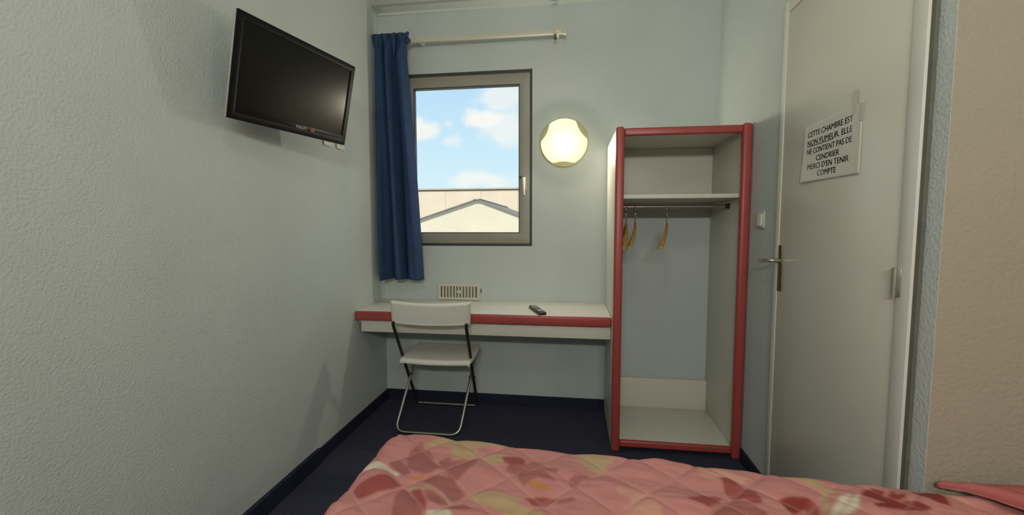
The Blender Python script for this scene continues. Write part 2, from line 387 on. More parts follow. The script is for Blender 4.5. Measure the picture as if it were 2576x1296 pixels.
# ------------------------------------------------------------------ desk
t = thing('wall_desk', 'white wall-to-wardrobe desk shelf with a rounded red front edge', 'desk', (0.78, 2.7, 0.6))
YD = 2.4874
tadd(t, boxo('desk_top', M['laminate_desk'], t, 0.003, 1.554, YD+0.012, D-0.002, 0.707, 0.735, 0.0015))
tadd(t, boxo('front_edging', M['red'], t, 0.004, 1.554, YD, YD+0.030, 0.676, 0.7335, 0.011, 4))
tadd(t, boxo('apron', M['laminate'], t, 0.030, 1.554, YD+0.030, YD+0.048, 0.600, 0.7068, 0.0015))
tadd(t, boxo('batten', M['laminate'], t, 0.003, 0.028, YD+0.05, D-0.004, 0.655, 0.7065, 0.001))
tadd(t, boxo('batten', M['laminate'], t, 0.03, 1.554, D-0.030, D-0.003, 0.655, 0.7065, 0.001))
# ------------------------------------------------------------------ wardrobe
t = thing('open_wardrobe', 'tall open white wardrobe with rounded red stiles and rails, beside the door', 'wardrobe', (1.9, 2.66, 0))
X1, X2, YW, ZT = 1.556, 2.233, 2.380, 1.772
def stile(xa, xb):
    bm = box(BM(), xa, xb, YW-0.004, YW+0.034, 0.004, ZT+0.006, 0.014, 5); return obj('stile', bm, M['red'], t, smooth=True, angle=50)
tadd(t, stile(X1-0.002, X1+0.044)); tadd(t, stile(X2-0.047, X2))
tadd(t, boxo('top_rail', M['red'], t, X1+0.043, X2-0.046, YW+0.003, YW+0.030, 1.730, 1.770, 0.008, 3))
tadd(t, boxo('bottom_rail', M['red'], t, X1+0.043, X2-0.046, YW+0.003, YW+0.030, 0.030, 0.068, 0.010, 4))
tadd(t, boxo('side_panel', M['laminate'], t, X1, X1+0.019, YW+0.034, D-0.001, 0.004, 1.768, 0.001))
tadd(t, boxo('side_panel', M['laminate'], t, X2-0.024, X2-0.005, YW+0.034, D-0.001, 0.004, 1.768, 0.001))
tadd(t, boxo('top_panel', M['laminate'], t, X1+0.0195, X2-0.0245, YW+0.031, D-0.001, 1.749, 1.768, 0.001))
tadd(t, boxo('floor_panel', M['laminate'], t, X1+0.0195, X2-0.0245, YW+0.031, D-0.034, 0.028, 0.047, 0.001))
tadd(t, boxo('lower_back_panel', M['laminate'], t, X1+0.0195, X2-0.0245, D-0.032, D-0.014, 0.028, 0.243, 0.001))
tadd(t, boxo('upper_back_panel', M['laminate'], t, X1+0.0195, X2-0.0245, D-0.019, D-0.001, 1.400, 1.7485, 0.001))
tadd(t, boxo('shelf', M['laminate'], t, X1+0.0195, X2-0.0245, YW+0.012+0.024, D-0.020, 1.402, 1.424, 0.0015))
YRD, ZRD = 2.615, 1.366
bm = BM(); tube(bm, [(X1+0.020, YRD, ZRD), (X2-0.025, YRD, ZRD)], 0.0085, 16); tadd(t, obj('hanging_rail', bm, M['chrome'], t, smooth=True, angle=40))
for xx, s in ((X1+0.0196, 1), (X2-0.0246, -1)):
    bm = BM(); lathe(bm, [(0.010, 0), (0.017, 0), (0.017, s*0.004), (0.0125, s*0.006), (0.0125, s*0.022), (0.0095, s*0.022)], 20, (xx, YRD, ZRD), 'x')
    tadd(t, obj('rail_socket', bm, M['dark_tube'], t, smooth=True, angle=40))

# hangers: wooden, seen end-on, hooks over the rail
def hanger(x, rot, label, tilt=0.0):
    h = thing('coat_hanger', label, 'hanger', (x, YRD, ZRD), 'wooden hangers on the wardrobe rail')
    bm = BM()
    # bent wooden shoulders, profile runs along local x
    n = 17; prev = None
    for i in range(n):
        u = -1+2*i/(n-1); px = u*0.190; pz = -0.104-0.125*abs(u)**1.15; py = 0.028*(u*u) - 0.004
        hh = 0.017*(1-0.35*abs(u)); w = 0.0065 + 0.0030*abs(u)
        ring = []
        for k in range(10):
            a = 2*PI*k/10; ring.append(bm.verts.new((px, py+math.cos(a)*w, pz+math.sin(a)*hh)))
        if prev:
            for k in range(10): bm.faces.new((prev[k], prev[(k+1) % 10], ring[(k+1) % 10], ring[k]))
        else: bm.faces.new(ring[::-1])
        prev = ring
    bm.faces.new(prev)
    obj('shoulder', bm, M['wood'], h, smooth=True, angle=50)
    bm = BM()
    pts = [(0, -0.004, -0.086), (0, -0.004, -0.045)]
    pts += [(0.022*math.sin(a), -0.004, -0.0125+0.0 - 0.024*math.cos(a)+0.004) for a in ()]
    R = 0.0235; cz = 0.0118 - R
    ang = [-PI/2 + k*(1.35*PI)/16 for k in range(17)]
    arc = [(R*math.cos(a), -0.004, cz + R*math.sin(a)) for a in ang]
    pts = [(0, -0.004, -0.104), (0, -0.004, cz-R-0.006)] + arc
    tube(bm, pts, 0.0026, 8); obj('hook', bm, M['chrome'], h, smooth=True)
    bm = BM(); tube(bm, [(-0.165, 0.018, -0.208), (0.165, 0.018, -0.208)], 0.0045, 8); 
    obj('trouser_bar', bm, M['wood'], h, smooth=True)
    h.rotation_euler = (0, tilt, rot)
    return h
hanger(1.868, PI/2-0.21, 'wooden coat hanger hanging alone, rightmost on the wardrobe rail')
hanger(1.690, PI/2-0.13, 'wooden coat hanger just right of the left red stile, middle of three')
hanger(1.638, PI/2-0.03, 'wooden coat hanger half hidden behind the left red stile, leftmost of three')

# ------------------------------------------------------------------ chair (seen from behind)
t = thing('folding_chair', 'white plastic folding chair with chrome tube legs, drawn up to the desk', 'chair', (0.475, 2.64, 0))
RACK = 0.080
def rk(p): return (0.472 + p[0] + RACK*p[2], p[1], p[2])     # the worn frame leans a little to the right
def rack_bm(bm):
    for v in bm.verts: v.co = Vector(rk(v.co))
    return bm
R0 = 0.0095
hA = 0.216; hB = 0.200
topA = (2.315, 0.79); botA = (2.868, 0.0105)
for s in (-1, 1):
    bm = BM(); tube(bm, [(s*hA, 2.347, 0.708), (s*hA, 2.352, 0.685), (s*hA, 2.40, 0.622)] + [(s*hA, 2.40+(botA[0]-0.03-2.40)*k/6, 0.622+(0.05-0.622)*k/6) for k in range(1, 7)], R0, 12)
    o = tadd(t, obj('leg', rack_bm(bm), M['dark_tube'], t, smooth=True, angle=50)); o['label'] = 'black tube running from backrest to front foot'
bm = BM(); tube(bm, fillet([(-hA, botA[0]-0.028, 0.048), (-hA, botA[0], botA[1]), (hA, botA[0], botA[1]), (hA, botA[0]-0.028, 0.048)], 0.035, 8), R0, 12)
tadd(t, obj('front_foot_bar', rack_bm(bm), M['chrome'], t, smooth=True, angle=50))
bm = BM()
yb, zb = 2.432, 0.0105
def lb(k): return (2.778+(yb-2.778)*k, 0.445+(zb-0.445)*k)
pts = [(-hB, *lb(0)), (-hB, *lb(0.25)), (-hB, *lb(0.5)), (-hB, *lb(0.75)), (-hB, yb, zb), (hB, yb, zb), (hB, *lb(0.75)), (hB, *lb(0.5)), (hB, *lb(0.25)), (hB, *lb(0))]
tube(bm, fillet(pts, 0.062, 8), R0, 12)
o = tadd(t, obj('rear_leg_frame', rack_bm(bm), M['chrome'], t, smooth=True, angle=50)); o['label'] = 'chrome tube loop with rounded rear foot'
for s in (-1, 1):
    bm = BM(); tube(bm, [(s*(hB-0.012), 2.657, 0.2925), (s*(hA+0.012), 2.657, 0.2925)], 0.006, 10); tadd(t, obj('pivot', rack_bm(bm), M['dark_tube'], t, smooth=True, angle=50))
bm = BM(); tube(bm, [(-hB, 2.62, 0.418), (hB, 2.62, 0.418)], 0.006, 10); tadd(t, obj('seat_crossbar', rack_bm(bm), M['dark_tube'], t, smooth=True, angle=50))
# seat: moulded panel with a rolled rear lip
def panel(nu, nv, fn, th):
    P = np.zeros((nu, nv, 3))
    for i in range(nu):
        for j in range(nv): P[i, j] = fn(-1+2*i/(nu-1), j/(nv-1))
    return P
def seat_fn(u, v):     # v 0 rear, 1 front
    w = 0.232 - 0.012*v
    uu = u*(1 - 0.06*(abs(2*v-1)**6))
    y = 2.468 + v*0.330 + 0.006*(1-u*u)*(1 if v > .5 else -1)
    z = 0.447 + 0.010*v + 0.007*u*u + 0.008*(v**4)
    e = max(0, abs(u)-0.94)/0.06; z -= 0.018*e*e
    e = max(0, 0.05-v)/0.05; z -= 0.026*e*e; 
    e = max(0, v-0.96)/0.04; z -= 0.018*e*e
    return (0.006 + uu*w + 0.472 + RACK*z, y, z)
o = tadd(t, grid_mesh('seat', panel(49, 41, seat_fn, 0), M['plastic_white'], t)); md = o.modifiers.new('s', 'SOLIDIFY'); md.thickness = 0.006; md.offset = -1
def back_fn(u, v):     # v 0 bottom, 1 top
    z = 0.700 + v*0.128 + 0.005*u*u*(1 if v > .5 else 0) + 0.004*(1-u*u)*(-1 if v > .5 else -1.5)
    y = 2.352 - 0.040*v - 0.030*(1-u*u) + 0.010
    e = max(0, v-0.93)/0.07; y += 0.016*e*e
    e = max(0, 0.08-v)/0.08; y -= 0.004*e*e
    e = max(0, abs(u)-0.93)/0.07; y += 0.014*e*e
    return (0.472 + u*0.232 + RACK*z, y, z)
o = tadd(t, grid_mesh('backrest', panel(57, 21, back_fn, 0), M['plastic_white'], t)); md = o.modifiers.new('s', 'SOLIDIFY'); md.thickness = 0.006; md.offset = 0

# ------------------------------------------------------------------ television
t = thing('television', 'black flat-screen television angled out from the left wall', 'television')
TL = Vector((0.178, 1.412, 2.009)); TRr = Vector((0.294, 2.011, 2.015)); BR = Vector((0.216, 2.031, 1.653)); BL = Vector((0.100, 1.430, 1.646))
cen = (TL+TRr+BR+BL)/4; ex = ((TRr-TL)+(BR-BL)).normalized(); ez = ((TL-BL)+(TRr-BR)); ez = (ez - ex*ez.dot(ex)).normalized(); ey = ez.cross(ex)   # ey points back to the wall
TM = Matrix(((ex.x, ey.x, ez.x, cen.x), (ex.y, ey.y, ez.y, cen.y), (ex.z, ey.z, ez.z, cen.z), (0, 0, 0, 1)))
t.matrix_world = TM
W2, H2 = 0.3055, 0.1855
bm = box(BM(), -W2+0.001, W2-0.001, 0.004, 0.017, -H2+0.001, H2-0.001, 0.003, 3); o = obj('silver_edge', bm, M['tv_side'], t, smooth=True, angle=40)
bm = ring_frame(BM(), -W2, W2, -H2, H2, 0.026, -0.004, 0.005, 0.0016); obj('bezel', bm, M['tv_black'], t, smooth=True, angle=35)
bm = box(BM(), -W2+0.020, W2-0.020, -0.0038, 0.004, -H2+0.020, -H2+0.044, 0.002); obj('lower_bezel', bm, M['tv_black'], t, smooth=True, angle=35)
bm = box(BM(), -W2+0.024, W2-0.024, 0.000, 0.004, -H2+0.040, H2-0.024); obj('screen', bm, M['tv_screen'], t)
bm = box(BM(), -0.24, 0.24, 0.017, 0.050, -0.14, 0.14, 0.014, 3); obj('rear_housing', bm, M['tv_back'], t, smooth=True, angle=40)
bm = text_bm('PHILIPS', 0.0165, 0.0003, 0.0003, 1.08)
for v in bm.verts: v.co = Vector((v.co.x+0.028, -0.0042 - v.co.z, v.co.y - H2 + 0.0255))
obj('logo', bm, M['logo'], t)
bm = box(BM(), 0.080, 0.104, -0.0046, -0.0036, -H2+0.022, -H2+0.042, 0.0004); o = obj('patch', bm, M['red_patch'], t); o['label'] = 'small dark red sticker beside the logo'  # small dark red rectangle on the lower bezel
# bracket to the wall, part of the set
TMI = TM.inverted()
bm = box(BM(), 0.0005, 0.010, 1.66, 1.78, 1.74, 1.92, 0.002)
for v in bm.verts: v.co = TMI @ v.co
obj('wall_plate', bm, M['tv_back'], t, smooth=True, angle=40)
c2 = cen + ey*0.053
bm = BM(); tube(bm, [TMI @ Vector(q) for q in ((0.010, 1.72, 1.83), (c2.x*0.5+0.005, 1.722, 1.83), (c2.x-0.001, c2.y, c2.z))], 0.014, 12); obj('arm', bm, M['tv_back'], t, smooth=True, angle=50)
# sockets below the television
for y0, dz, lab in ((2.205, 0.0, 'white wall socket below the television, left of the pair'), (2.335, 0.003, 'white wall socket below the television, right of the pair by the screen corner')):
    s = thing('wall_socket', lab, 'socket', (0, y0+0.04, 1.72+dz))
    zc = 1.733+dz
    tadd(s, boxo('face_plate', M['plastic_white'], s, 0.0004, 0.010, y0, y0+0.080, zc-0.040, zc+0.040, 0.004, 3))
    bm = BM(); lathe(bm, [(0.001, 0.0103), (0.021, 0.0103), (0.021, 0.0115), (0.019, 0.0115), (0.017, 0.0104), (0.001, 0.0104)], 24, (0, y0+0.040, zc), 'x'); tadd(s, obj('outlet_well', bm, M['cream'], s, smooth=True, angle=40))

# ------------------------------------------------------------------ curtain rail and curtain
t = thing('curtain_rail', 'cream curtain rail above the window with an end bracket', 'curtain rail', (0.64, 2.89, 2.49))
tadd(t, boxo('rail', M['cream'], t, 0.004, 1.262, 2.842, 2.862, 2.465, 2.497, 0.004, 2))
tadd(t, boxo('end_cap', M['cream'], t, 1.262, 1.285, 2.838, 2.866, 2.461, 2.501, 0.005, 2))
tadd(t, boxo('bracket', M['cream'], t, 1.208, 1.236, 2.836, D-0.001, 2.476, 2.516, 0.003, 2))
bm = BM(); tube(bm, [(1.215, 2.850, 2.465), (1.215, 2.850, 2.449)], 0.005, 10); tube(bm, [(1.215, 2.842, 2.442), (1.215, 2.858, 2.442)], 0.010, 12)
o = tadd(t, obj('end_stop', bm, M['brass'], t, smooth=True, angle=40)); o['label'] = 'dark brass end stop'
tadd(t, boxo('bracket', M['cream'], t, 0.30, 0.328, 2.858, D-0.001, 2.476, 2.508, 0.003, 2))

def curtain():
    nu, nv = 260, 120; P = np.zeros((nu, nv, 3))
    u = np.linspace(0, 1, nu); 
    for j in range(nv):
        v = j/(nv-1)                     # 0 top, 1 bottom
        z = 2.516 - v*(2.516-0.892)
        # width narrows below the header, then flares
        if v < 0.035: w0, w1 = 0.008, 0.242
        s = min(1, v/0.09)
        xl = 0.002 + 0.004*math.sin(min(1, v/0.12)*PI/2); 
        xr = 0.262 - 0.052*math.sin(min(1, v/0.10)*PI/2) + 0.105*v**0.9
        hd = max(0.0, 1-v/0.075)         # header zone
        body = 1-hd
        ph = 2*PI*(u**0.95)
        y = 2.812 + body*0.012 + body*(0.8+0.35*v)*(0.044*np.sin(ph*3.0+0.4+0.6*v) + 0.014*np.sin(ph*5.0+1.1-1.6*v) + 0.003*np.sin(ph*9+2.0*v))
        y += hd*(0.016*np.sin(ph*6.0+0.4) + 0.007*np.sin(ph*15.0) + 0.004*np.sin(ph*27))
        y -= 0.010*math.sin(min(1, v/0.08)*PI)*np.exp(-((u-0.42)/0.3)**2)
        x = xl + (xr-xl)*u + body*0.010*np.cos(ph*3.0+0.4) + 0.003*np.sin(ph*9+4*v)
        P[:, j, 0] = np.maximum(0.004, x); P[:, j, 1] = np.minimum(y, 2.836 if v < 0.045 else 2.90); P[:, j, 2] = z + (0.006*np.sin(ph*6+1)*hd if v < 0.03 else 0) + 0.004*np.sin(ph*4)*(v > 0.97)
    return P
t = thing('curtain', 'deep blue gathered curtain drawn back to the left of the window', 'curtain', (0.14, 2.84, 0.892))
o = tadd(t, grid_mesh('drape', curtain(), M['curtain'], t)); md = o.modifiers.new('s', 'SOLIDIFY'); md.thickness = 0.0022; md.offset = 0
# header folds: pinch pleats tied below the tape
for k, (px, lean) in enumerate(((0.045, -0.3), (0.105, 0.25), (0.160, -0.1), (0.212, 0.35))):
    nu, nv = 26, 16; P = np.zeros((nu, nv, 3))
    for i in range(nu):
        a = -PI*0.5 + PI*i/(nu-1)
        for j in range(nv):
            v = j/(nv-1); r = 0.017*(1-v)**0.8 + 0.0015
            P[i, j] = (px + lean*0.04*(v-0.3) + r*1.15*math.sin(a), 2.806 - r*math.cos(a)*1.1 + 0.012*v, 2.508 - v*0.135)
    o = tadd(t, grid_mesh('pinch_pleat', P, M['curtain'], t)); md = o.modifiers.new('s', 'SOLIDIFY'); md.thickness = 0.002; md.offset = 0
P = np.zeros((20, 14, 3))
for i in range(20):
    a = 2*PI*i/19
    for j in range(14):
        b = PI*j/13
        P[i, j] = (0.250 + 0.020*math.cos(b)*-1 + 0.004*math.sin(a*3), 2.812 + 0.012*math.sin(b)*math.cos(a), 2.468 + 0.024*math.sin(b)*math.sin(a) - 0.010*math.cos(b)*-0.3)
tadd(t, grid_mesh('bunched_corner', P, M['curtain'], t))

# ------------------------------------------------------------------ wall lamps
def wall_lamp(loc, rotz, label, power):
    L = thing('wall_lamp', label, 'lamp', loc, None)
    bm = BM(); lathe(bm, [(0.120, -0.0005), (0.156, -0.0005), (0.160, -0.004), (0.158, -0.008), (0.130, -0.012), (0.120, -0.012), (0.120, -0.040), (0.118, -0.040), (0.02, -0.023), (0.001, -0.023), (0.001, -0.0005)], 56)
    obj('back_plate', bm, M['lamp_base'], L, smooth=True, angle=40)
    bm = BM(); lathe(bm, [(0.001, -0.0238), (0.119, -0.0408), (0.120, -0.0418), (0.001, -0.0250)], 48); obj('dark_dish', bm, M['dark_dish'], L, smooth=True, angle=40)  # added dark dish: dims the shade's centre, shields the wall from the bulb
    # opal shade: a shallow dome, its rim scalloped in three places
    nr, na = 18, 121; P = np.zeros((nr, na, 3))
    for j in range(na):
        a = 2*PI*j/(na-1)
        rim = 0.152
        for lo, hi in ((5, 60), (129, 178), (242, 297)):
            c = math.radians((lo+hi)/2); hf = math.radians((hi-lo)/2); d = (a-c+PI) % (2*PI) - PI
            if abs(d) < hf: rim = 0.152*math.cos(hf)/math.cos(d) - 0.010*(1-(d/hf)**2)
        for i in range(nr):
            s = i/(nr-1); r = rim*math.sin(s*PI/2)**0.95 if s > 0 else 0
            dpt = 0.068*math.cos(s*PI/2)**0.8 if s < 1 else 0
            P[i, j] = (r*math.cos(a), -0.024 - dpt, r*math.sin(a))
    obj_ = grid_mesh('shade', P, M['shade'], L)
    for k in range(3):
        a = math.radians(90+120*k); bm = BM(); tube(bm, [(0.150*math.cos(a), -0.004, 0.150*math.sin(a)), (0.150*math.cos(a), -0.030, 0.150*math.sin(a))], 0.004, 8); obj('clip', bm, M['lamp_base'], L, smooth=True)
    bd = bpy.data.lights.new('bulb', 'POINT'); bd.energy = power; bd.color = LAMP_COLOR; bd.shadow_soft_size = 0.045
    bo = bpy.data.objects.new('bulb', bd); COL.objects.link(bo); bo.parent = L; bo.location = (0, -0.034, 0.0)
    L.rotation_euler = (0, 0, rotz)
    return L
wall_lamp((1.272, D-0.001, 1.805), 0, 'round lit wall lamp glowing yellow beside the window', LAMP_POWER)
wall_lamp((XE-0.001, -0.10, 1.80), -PI/2, 'round lit wall lamp over the head of the bed', LAMP_POWER_B)

# added ceiling fill over the bed, out of view, for more even light
L = thing('added_ceiling_fill', 'added round fill light on the ceiling over the bed, out of view', 'fill light', (1.25, 0.15, H-0.001))
bm = BM(); lathe(bm, [(0.001, 0.0), (0.19, 0.0), (0.19, -0.020), (0.18, -0.022), (0.001, -0.022)], 48, (0, 0, 0), 'z'); obj('ceiling_plate', bm, M['frame_white'], L, smooth=True, angle=40)
bm = BM(); lathe(bm, [(0.001, -0.023), (0.17, -0.023), (0.165, -0.045), (0.13, -0.068), (0.07, -0.080), (0.001, -0.084)], 48, (0, 0, 0), 'z'); obj('shade', bm, M['shade'], L, smooth=True, angle=60)
bd = bpy.data.lights.new('bulb', 'POINT'); bd.energy = CEILING_FILL_POWER; bd.color = (1.0, 0.94, 0.82); bd.shadow_soft_size = 0.04
bo = bpy.data.objects.new('bulb', bd); COL.objects.link(bo); bo.parent = L; bo.location = (0, 0, -0.060)

# added fill strip on the wall behind the camera, brightens door and wardrobe
L = thing('added_fill_strip', 'added long fill light on the wall behind the camera, out of view', 'wall light', (1.45, YF+0.001, 1.95))
obj('housing', box(BM(), -0.46, 0.46, 0.0, 0.03, -0.09, 0.09, 0.005), M['frame_white'], L, smooth=True, angle=40)
obj('diffuser', box(BM(), -0.45, 0.45, 0.0305, 0.045, -0.08, 0.08, 0.004), M['shade'], L, smooth=True, angle=40)
bd = bpy.data.lights.new('tube', 'AREA'); bd.shape = 'RECTANGLE'; bd.size = 0.86; bd.size_y = 0.12; bd.energy = PANEL_FILL_POWER; bd.color = (1.0, 0.96, 0.88)
bo = bpy.data.objects.new('tube', bd); COL.objects.link(bo); bo.parent = L; bo.location = (0, 0.050, 0.0); bo.rotation_euler = (PI/2, 0, 0)

# ------------------------------------------------------------------ vent
t = thing('air_vent', 'cream wall vent grille with upright slots, just above the desk', 'vent', (0.546, D, 0.79))
VX0, VX1, VZ0, VZ1 = 0.396, 0.696, 0.737, 0.853
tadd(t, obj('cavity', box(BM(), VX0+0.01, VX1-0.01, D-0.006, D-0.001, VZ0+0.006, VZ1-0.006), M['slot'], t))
bm = ring_frame(BM(), VX0, VX1, VZ0, VZ1, 0.020, D-0.014, D-0.0005, 0.0025); tadd(t, obj('grille_frame', bm, M['cream'], t, smooth=True, angle=35))
n = 12; x0, x1 = VX0+0.020, VX1-0.020; pitch = (x1-x0)/(n-0.45)
sl = None
for k in range(n-1):
    xc = x0 + pitch*(k+0.775)
    if sl is None: sl = obj('slat', box(BM(), -0.006, 0.006, D-0.013, D-0.0065, VZ0+0.0195, VZ1-0.0195, 0.001, 1), M['cream'], t); o = sl
    else: o = sl.copy(); COL.objects.link(o)
    o.location = (xc, 0, 0); tadd(t, o)
tadd(t, boxo('screw_boss', M['cream'], t, 0.534, 0.562, D-0.0145, D-0.0066, 0.785, 0.806, 0.002))
tadd(t, boxo('lower_flange', M['cream'], t, VX0+0.02, VX1-0.02, D-0.0145, D-0.006, VZ0+0.004, VZ0+0.018, 0.002))
tadd(t, boxo('side_catch', M['brass'], t, VX1+0.006, VX1+0.012, D-0.005, D-0.0005, 0.79, 0.82, 0.001))

# ------------------------------------------------------------------ remote control
t = thing('remote_control', 'black television remote control lying on the desk', 'remote', (1.123, 2.612, 0.7355))
t.rotation_euler = (0, 0, math.atan2(-0.24, 0.088) + PI/2)
bm = box(BM(), -0.024, 0.024, -0.118, 0.118, 0.0, 0.018, 0.006, 3); obj('case', bm, M['remote'], t, smooth=True, angle=40)
obj('screen_panel', box(BM(), -0.014, 0.014, 0.062, 0.088, 0.0172, 0.0190, 0.0008), M['remote_pale'], t)
kb = None
for r in range(5):
    for c in range(3):
        if kb is None: kb = obj('key', box(BM(), -0.005, 0.005, -0.004, 0.004, 0.0, 0.0026, 0.001, 1), M['remote_grey'], t); o = kb
        else: o = kb.copy(); COL.objects.link(o)
        o.location = (-0.0135+0.0135*c, 0.046-0.0145*r, 0.0176)
o = obj('key_pad', box(BM(), -0.015, 0.015, -0.075, -0.034, 0.0172, 0.0192, 0.001), M['remote_pale'], t); o['label'] = 'pale grey key cluster'

# ------------------------------------------------------------------ light switch
t = thing('light_switch', 'square cream light switch between wardrobe and door', 'switch', (XR, 2.25, 1.285))
tadd(t, boxo('switch_plate', M['cream'], t, XR-0.009, XR-0.0004, 2.209, 2.291, 1.245, 1.325, 0.003, 3))
bm = box(BM(), -0.003, 0.003, -0.027, 0.027, -0.029, 0.029, 0.0015, 2, Matrix.Translation((XR-0.0105, 2.25, 1.285)) @ Matrix.Rotation(math.radians(4), 4, 'Y'))
tadd(t, obj('rocker', bm, M['plastic_white'], t, smooth=True, angle=40))

# ------------------------------------------------------------------ paper notice on the door
XP = XR-0.0135
t = thing('paper_notice', 'white printed notice taped to the door, its lower corner curling', 'notice', (XP, 1.67, 1.52))
nu, nv = 40, 30; P = np.zeros((nu, nv, 3))
yL, yR, zB, zT = 1.864, 1.516, 1.424, 1.636       # left edge is the far one
def paper_pt(u, v):
    y = yL + (yR-yL)*u; z = zB + (zT-zB)*v
    y += 0.006*(1-v)*(1-u); z += -0.004*(1-v)*u + 0.006*v*u
    off = 0.0012
    d = (1-u)*1.0 + (1-v)*0.9
    off += 0.020*max(0, d-1.35)**1.6
    off += 0.010*max(0, u-0.80)**1.3*(1.6-v)
    return (XP-off, y, z)
for i in range(nu):
    for j in range(nv): P[i, j] = paper_pt(i/(nu-1), j/(nv-1))
o = tadd(t, grid_mesh('sheet', P, M['paper'], t)); md = o.modifiers.new('s', 'SOLIDIFY'); md.thickness = 0.0006; md.offset = 0
lines = [('CETTE CHAMBRE EST', 0.835, 1.0), ('NON FUMEUR. ELLE', 0.685, 1.0), ('NE CONTIENT PAS DE', 0.535, 1.0), ('CENDRIER', 0.395, 0.5), ("MERCI D'EN TENIR", 0.265, 0.92), ('COMPTE', 0.13, 0.40)]
for s, vv, wf in lines:
    bm = text_bm(s, 0.030, 0.0001, 0.0)
    src = bpy.data.meshes.new('tmp'); bm.to_mesh(src)              # struck three times, a hair apart: bold
    for dx, dy in ((0.0005, 0.0002), (-0.0005, -0.0002)):
        src.transform(Matrix.Translation((dx, dy, 0))); bm.from_mesh(src); src.transform(Matrix.Translation((-dx, -dy, 0)))
    bpy.data.meshes.remove(src)
    xs = [v.co.x for v in bm.verts]; wid = max(xs)-min(xs); mid = (max(xs)+min(xs))/2; target = 0.80*wf*(0.96 if wf > 0.9 else 1)
    for v in bm.verts:
        u = 0.482 + (v.co.x-mid)/wid*target; w = vv - 0.048 + v.co.y/(zT-zB)*0.92
        p = paper_pt(u, w); v.co = Vector((p[0]-0.0006-v.co.z, p[1], p[2]))
    o = tadd(t, obj('lettering', bm, M['ink'], t))
bm = BM(); q = [paper_pt(0.098+0.475*k/8, 0.615) for k in range(9)]; r_ = [paper_pt(0.098+0.475*k/8, 0.630) for k in range(9)]
for k in range(8):
    vs = [bm.verts.new((a[0]-0.0007, a[1], a[2])) for a in (q[k], q[k+1], r_[k+1], r_[k])]; bm.faces.new(vs)
tadd(t, obj('underline', bm, M['ink'], t))
tadd(t, boxo('tape_strip', M['tape'], t, XP-0.0022, XP-0.0016, 1.545, 1.566, 1.618, 1.690, 0.0002, 1))
tadd(t, boxo('tape_strip', M['tape'], t, XP-0.0045, XP-0.0038, 1.512, 1.526, 1.585, 1.640, 0.0002, 1))

# ------------------------------------------------------------------ bed
BX0, BX1 = 0.742, 2.93
def edge_y(x): return 1.330 - 0.085*(x-0.74)
t = thing('bed', 'low bed lying across the foreground with its head in the alcove', 'bed', (1.8, 0.6, 0))
def slab(name, m, z0, z1, ins, bev, x1=BX1):
    bm = box(BM(), BX0+ins, x1, 0.0, 1.0, z0, z1, 0.0)
    for v in bm.verts:
        v.co.y = (edge_y(v.co.x)-ins) if v.co.y > 0.5 else (edge_y(v.co.x) - 1.30 + ins)
    if bev: bmesh.ops.bevel(bm, geom=bm.edges[:], offset=bev, segments=3, profile=0.5, affect='EDGES')
    return tadd(t, obj(name, bm, m, t, smooth=True, angle=40))
slab('bed_base', M['bed_base'], 0.10, 0.30, 0.06, 0.004)
slab('mattress', M['mattress'], 0.302, 0.545, 0.045, 0.03)
for lx, ly in ((0.92, 1.16), (0.92, 0.14), (2.80, 1.00), (2.80, 0.0)):
    bm = BM(); tube(bm, [(lx, ly, 0.0), (lx, ly, 0.10)], 0.022, 14); tadd(t, obj('leg', bm, M['dark_tube'], t, smooth=True, angle=40))

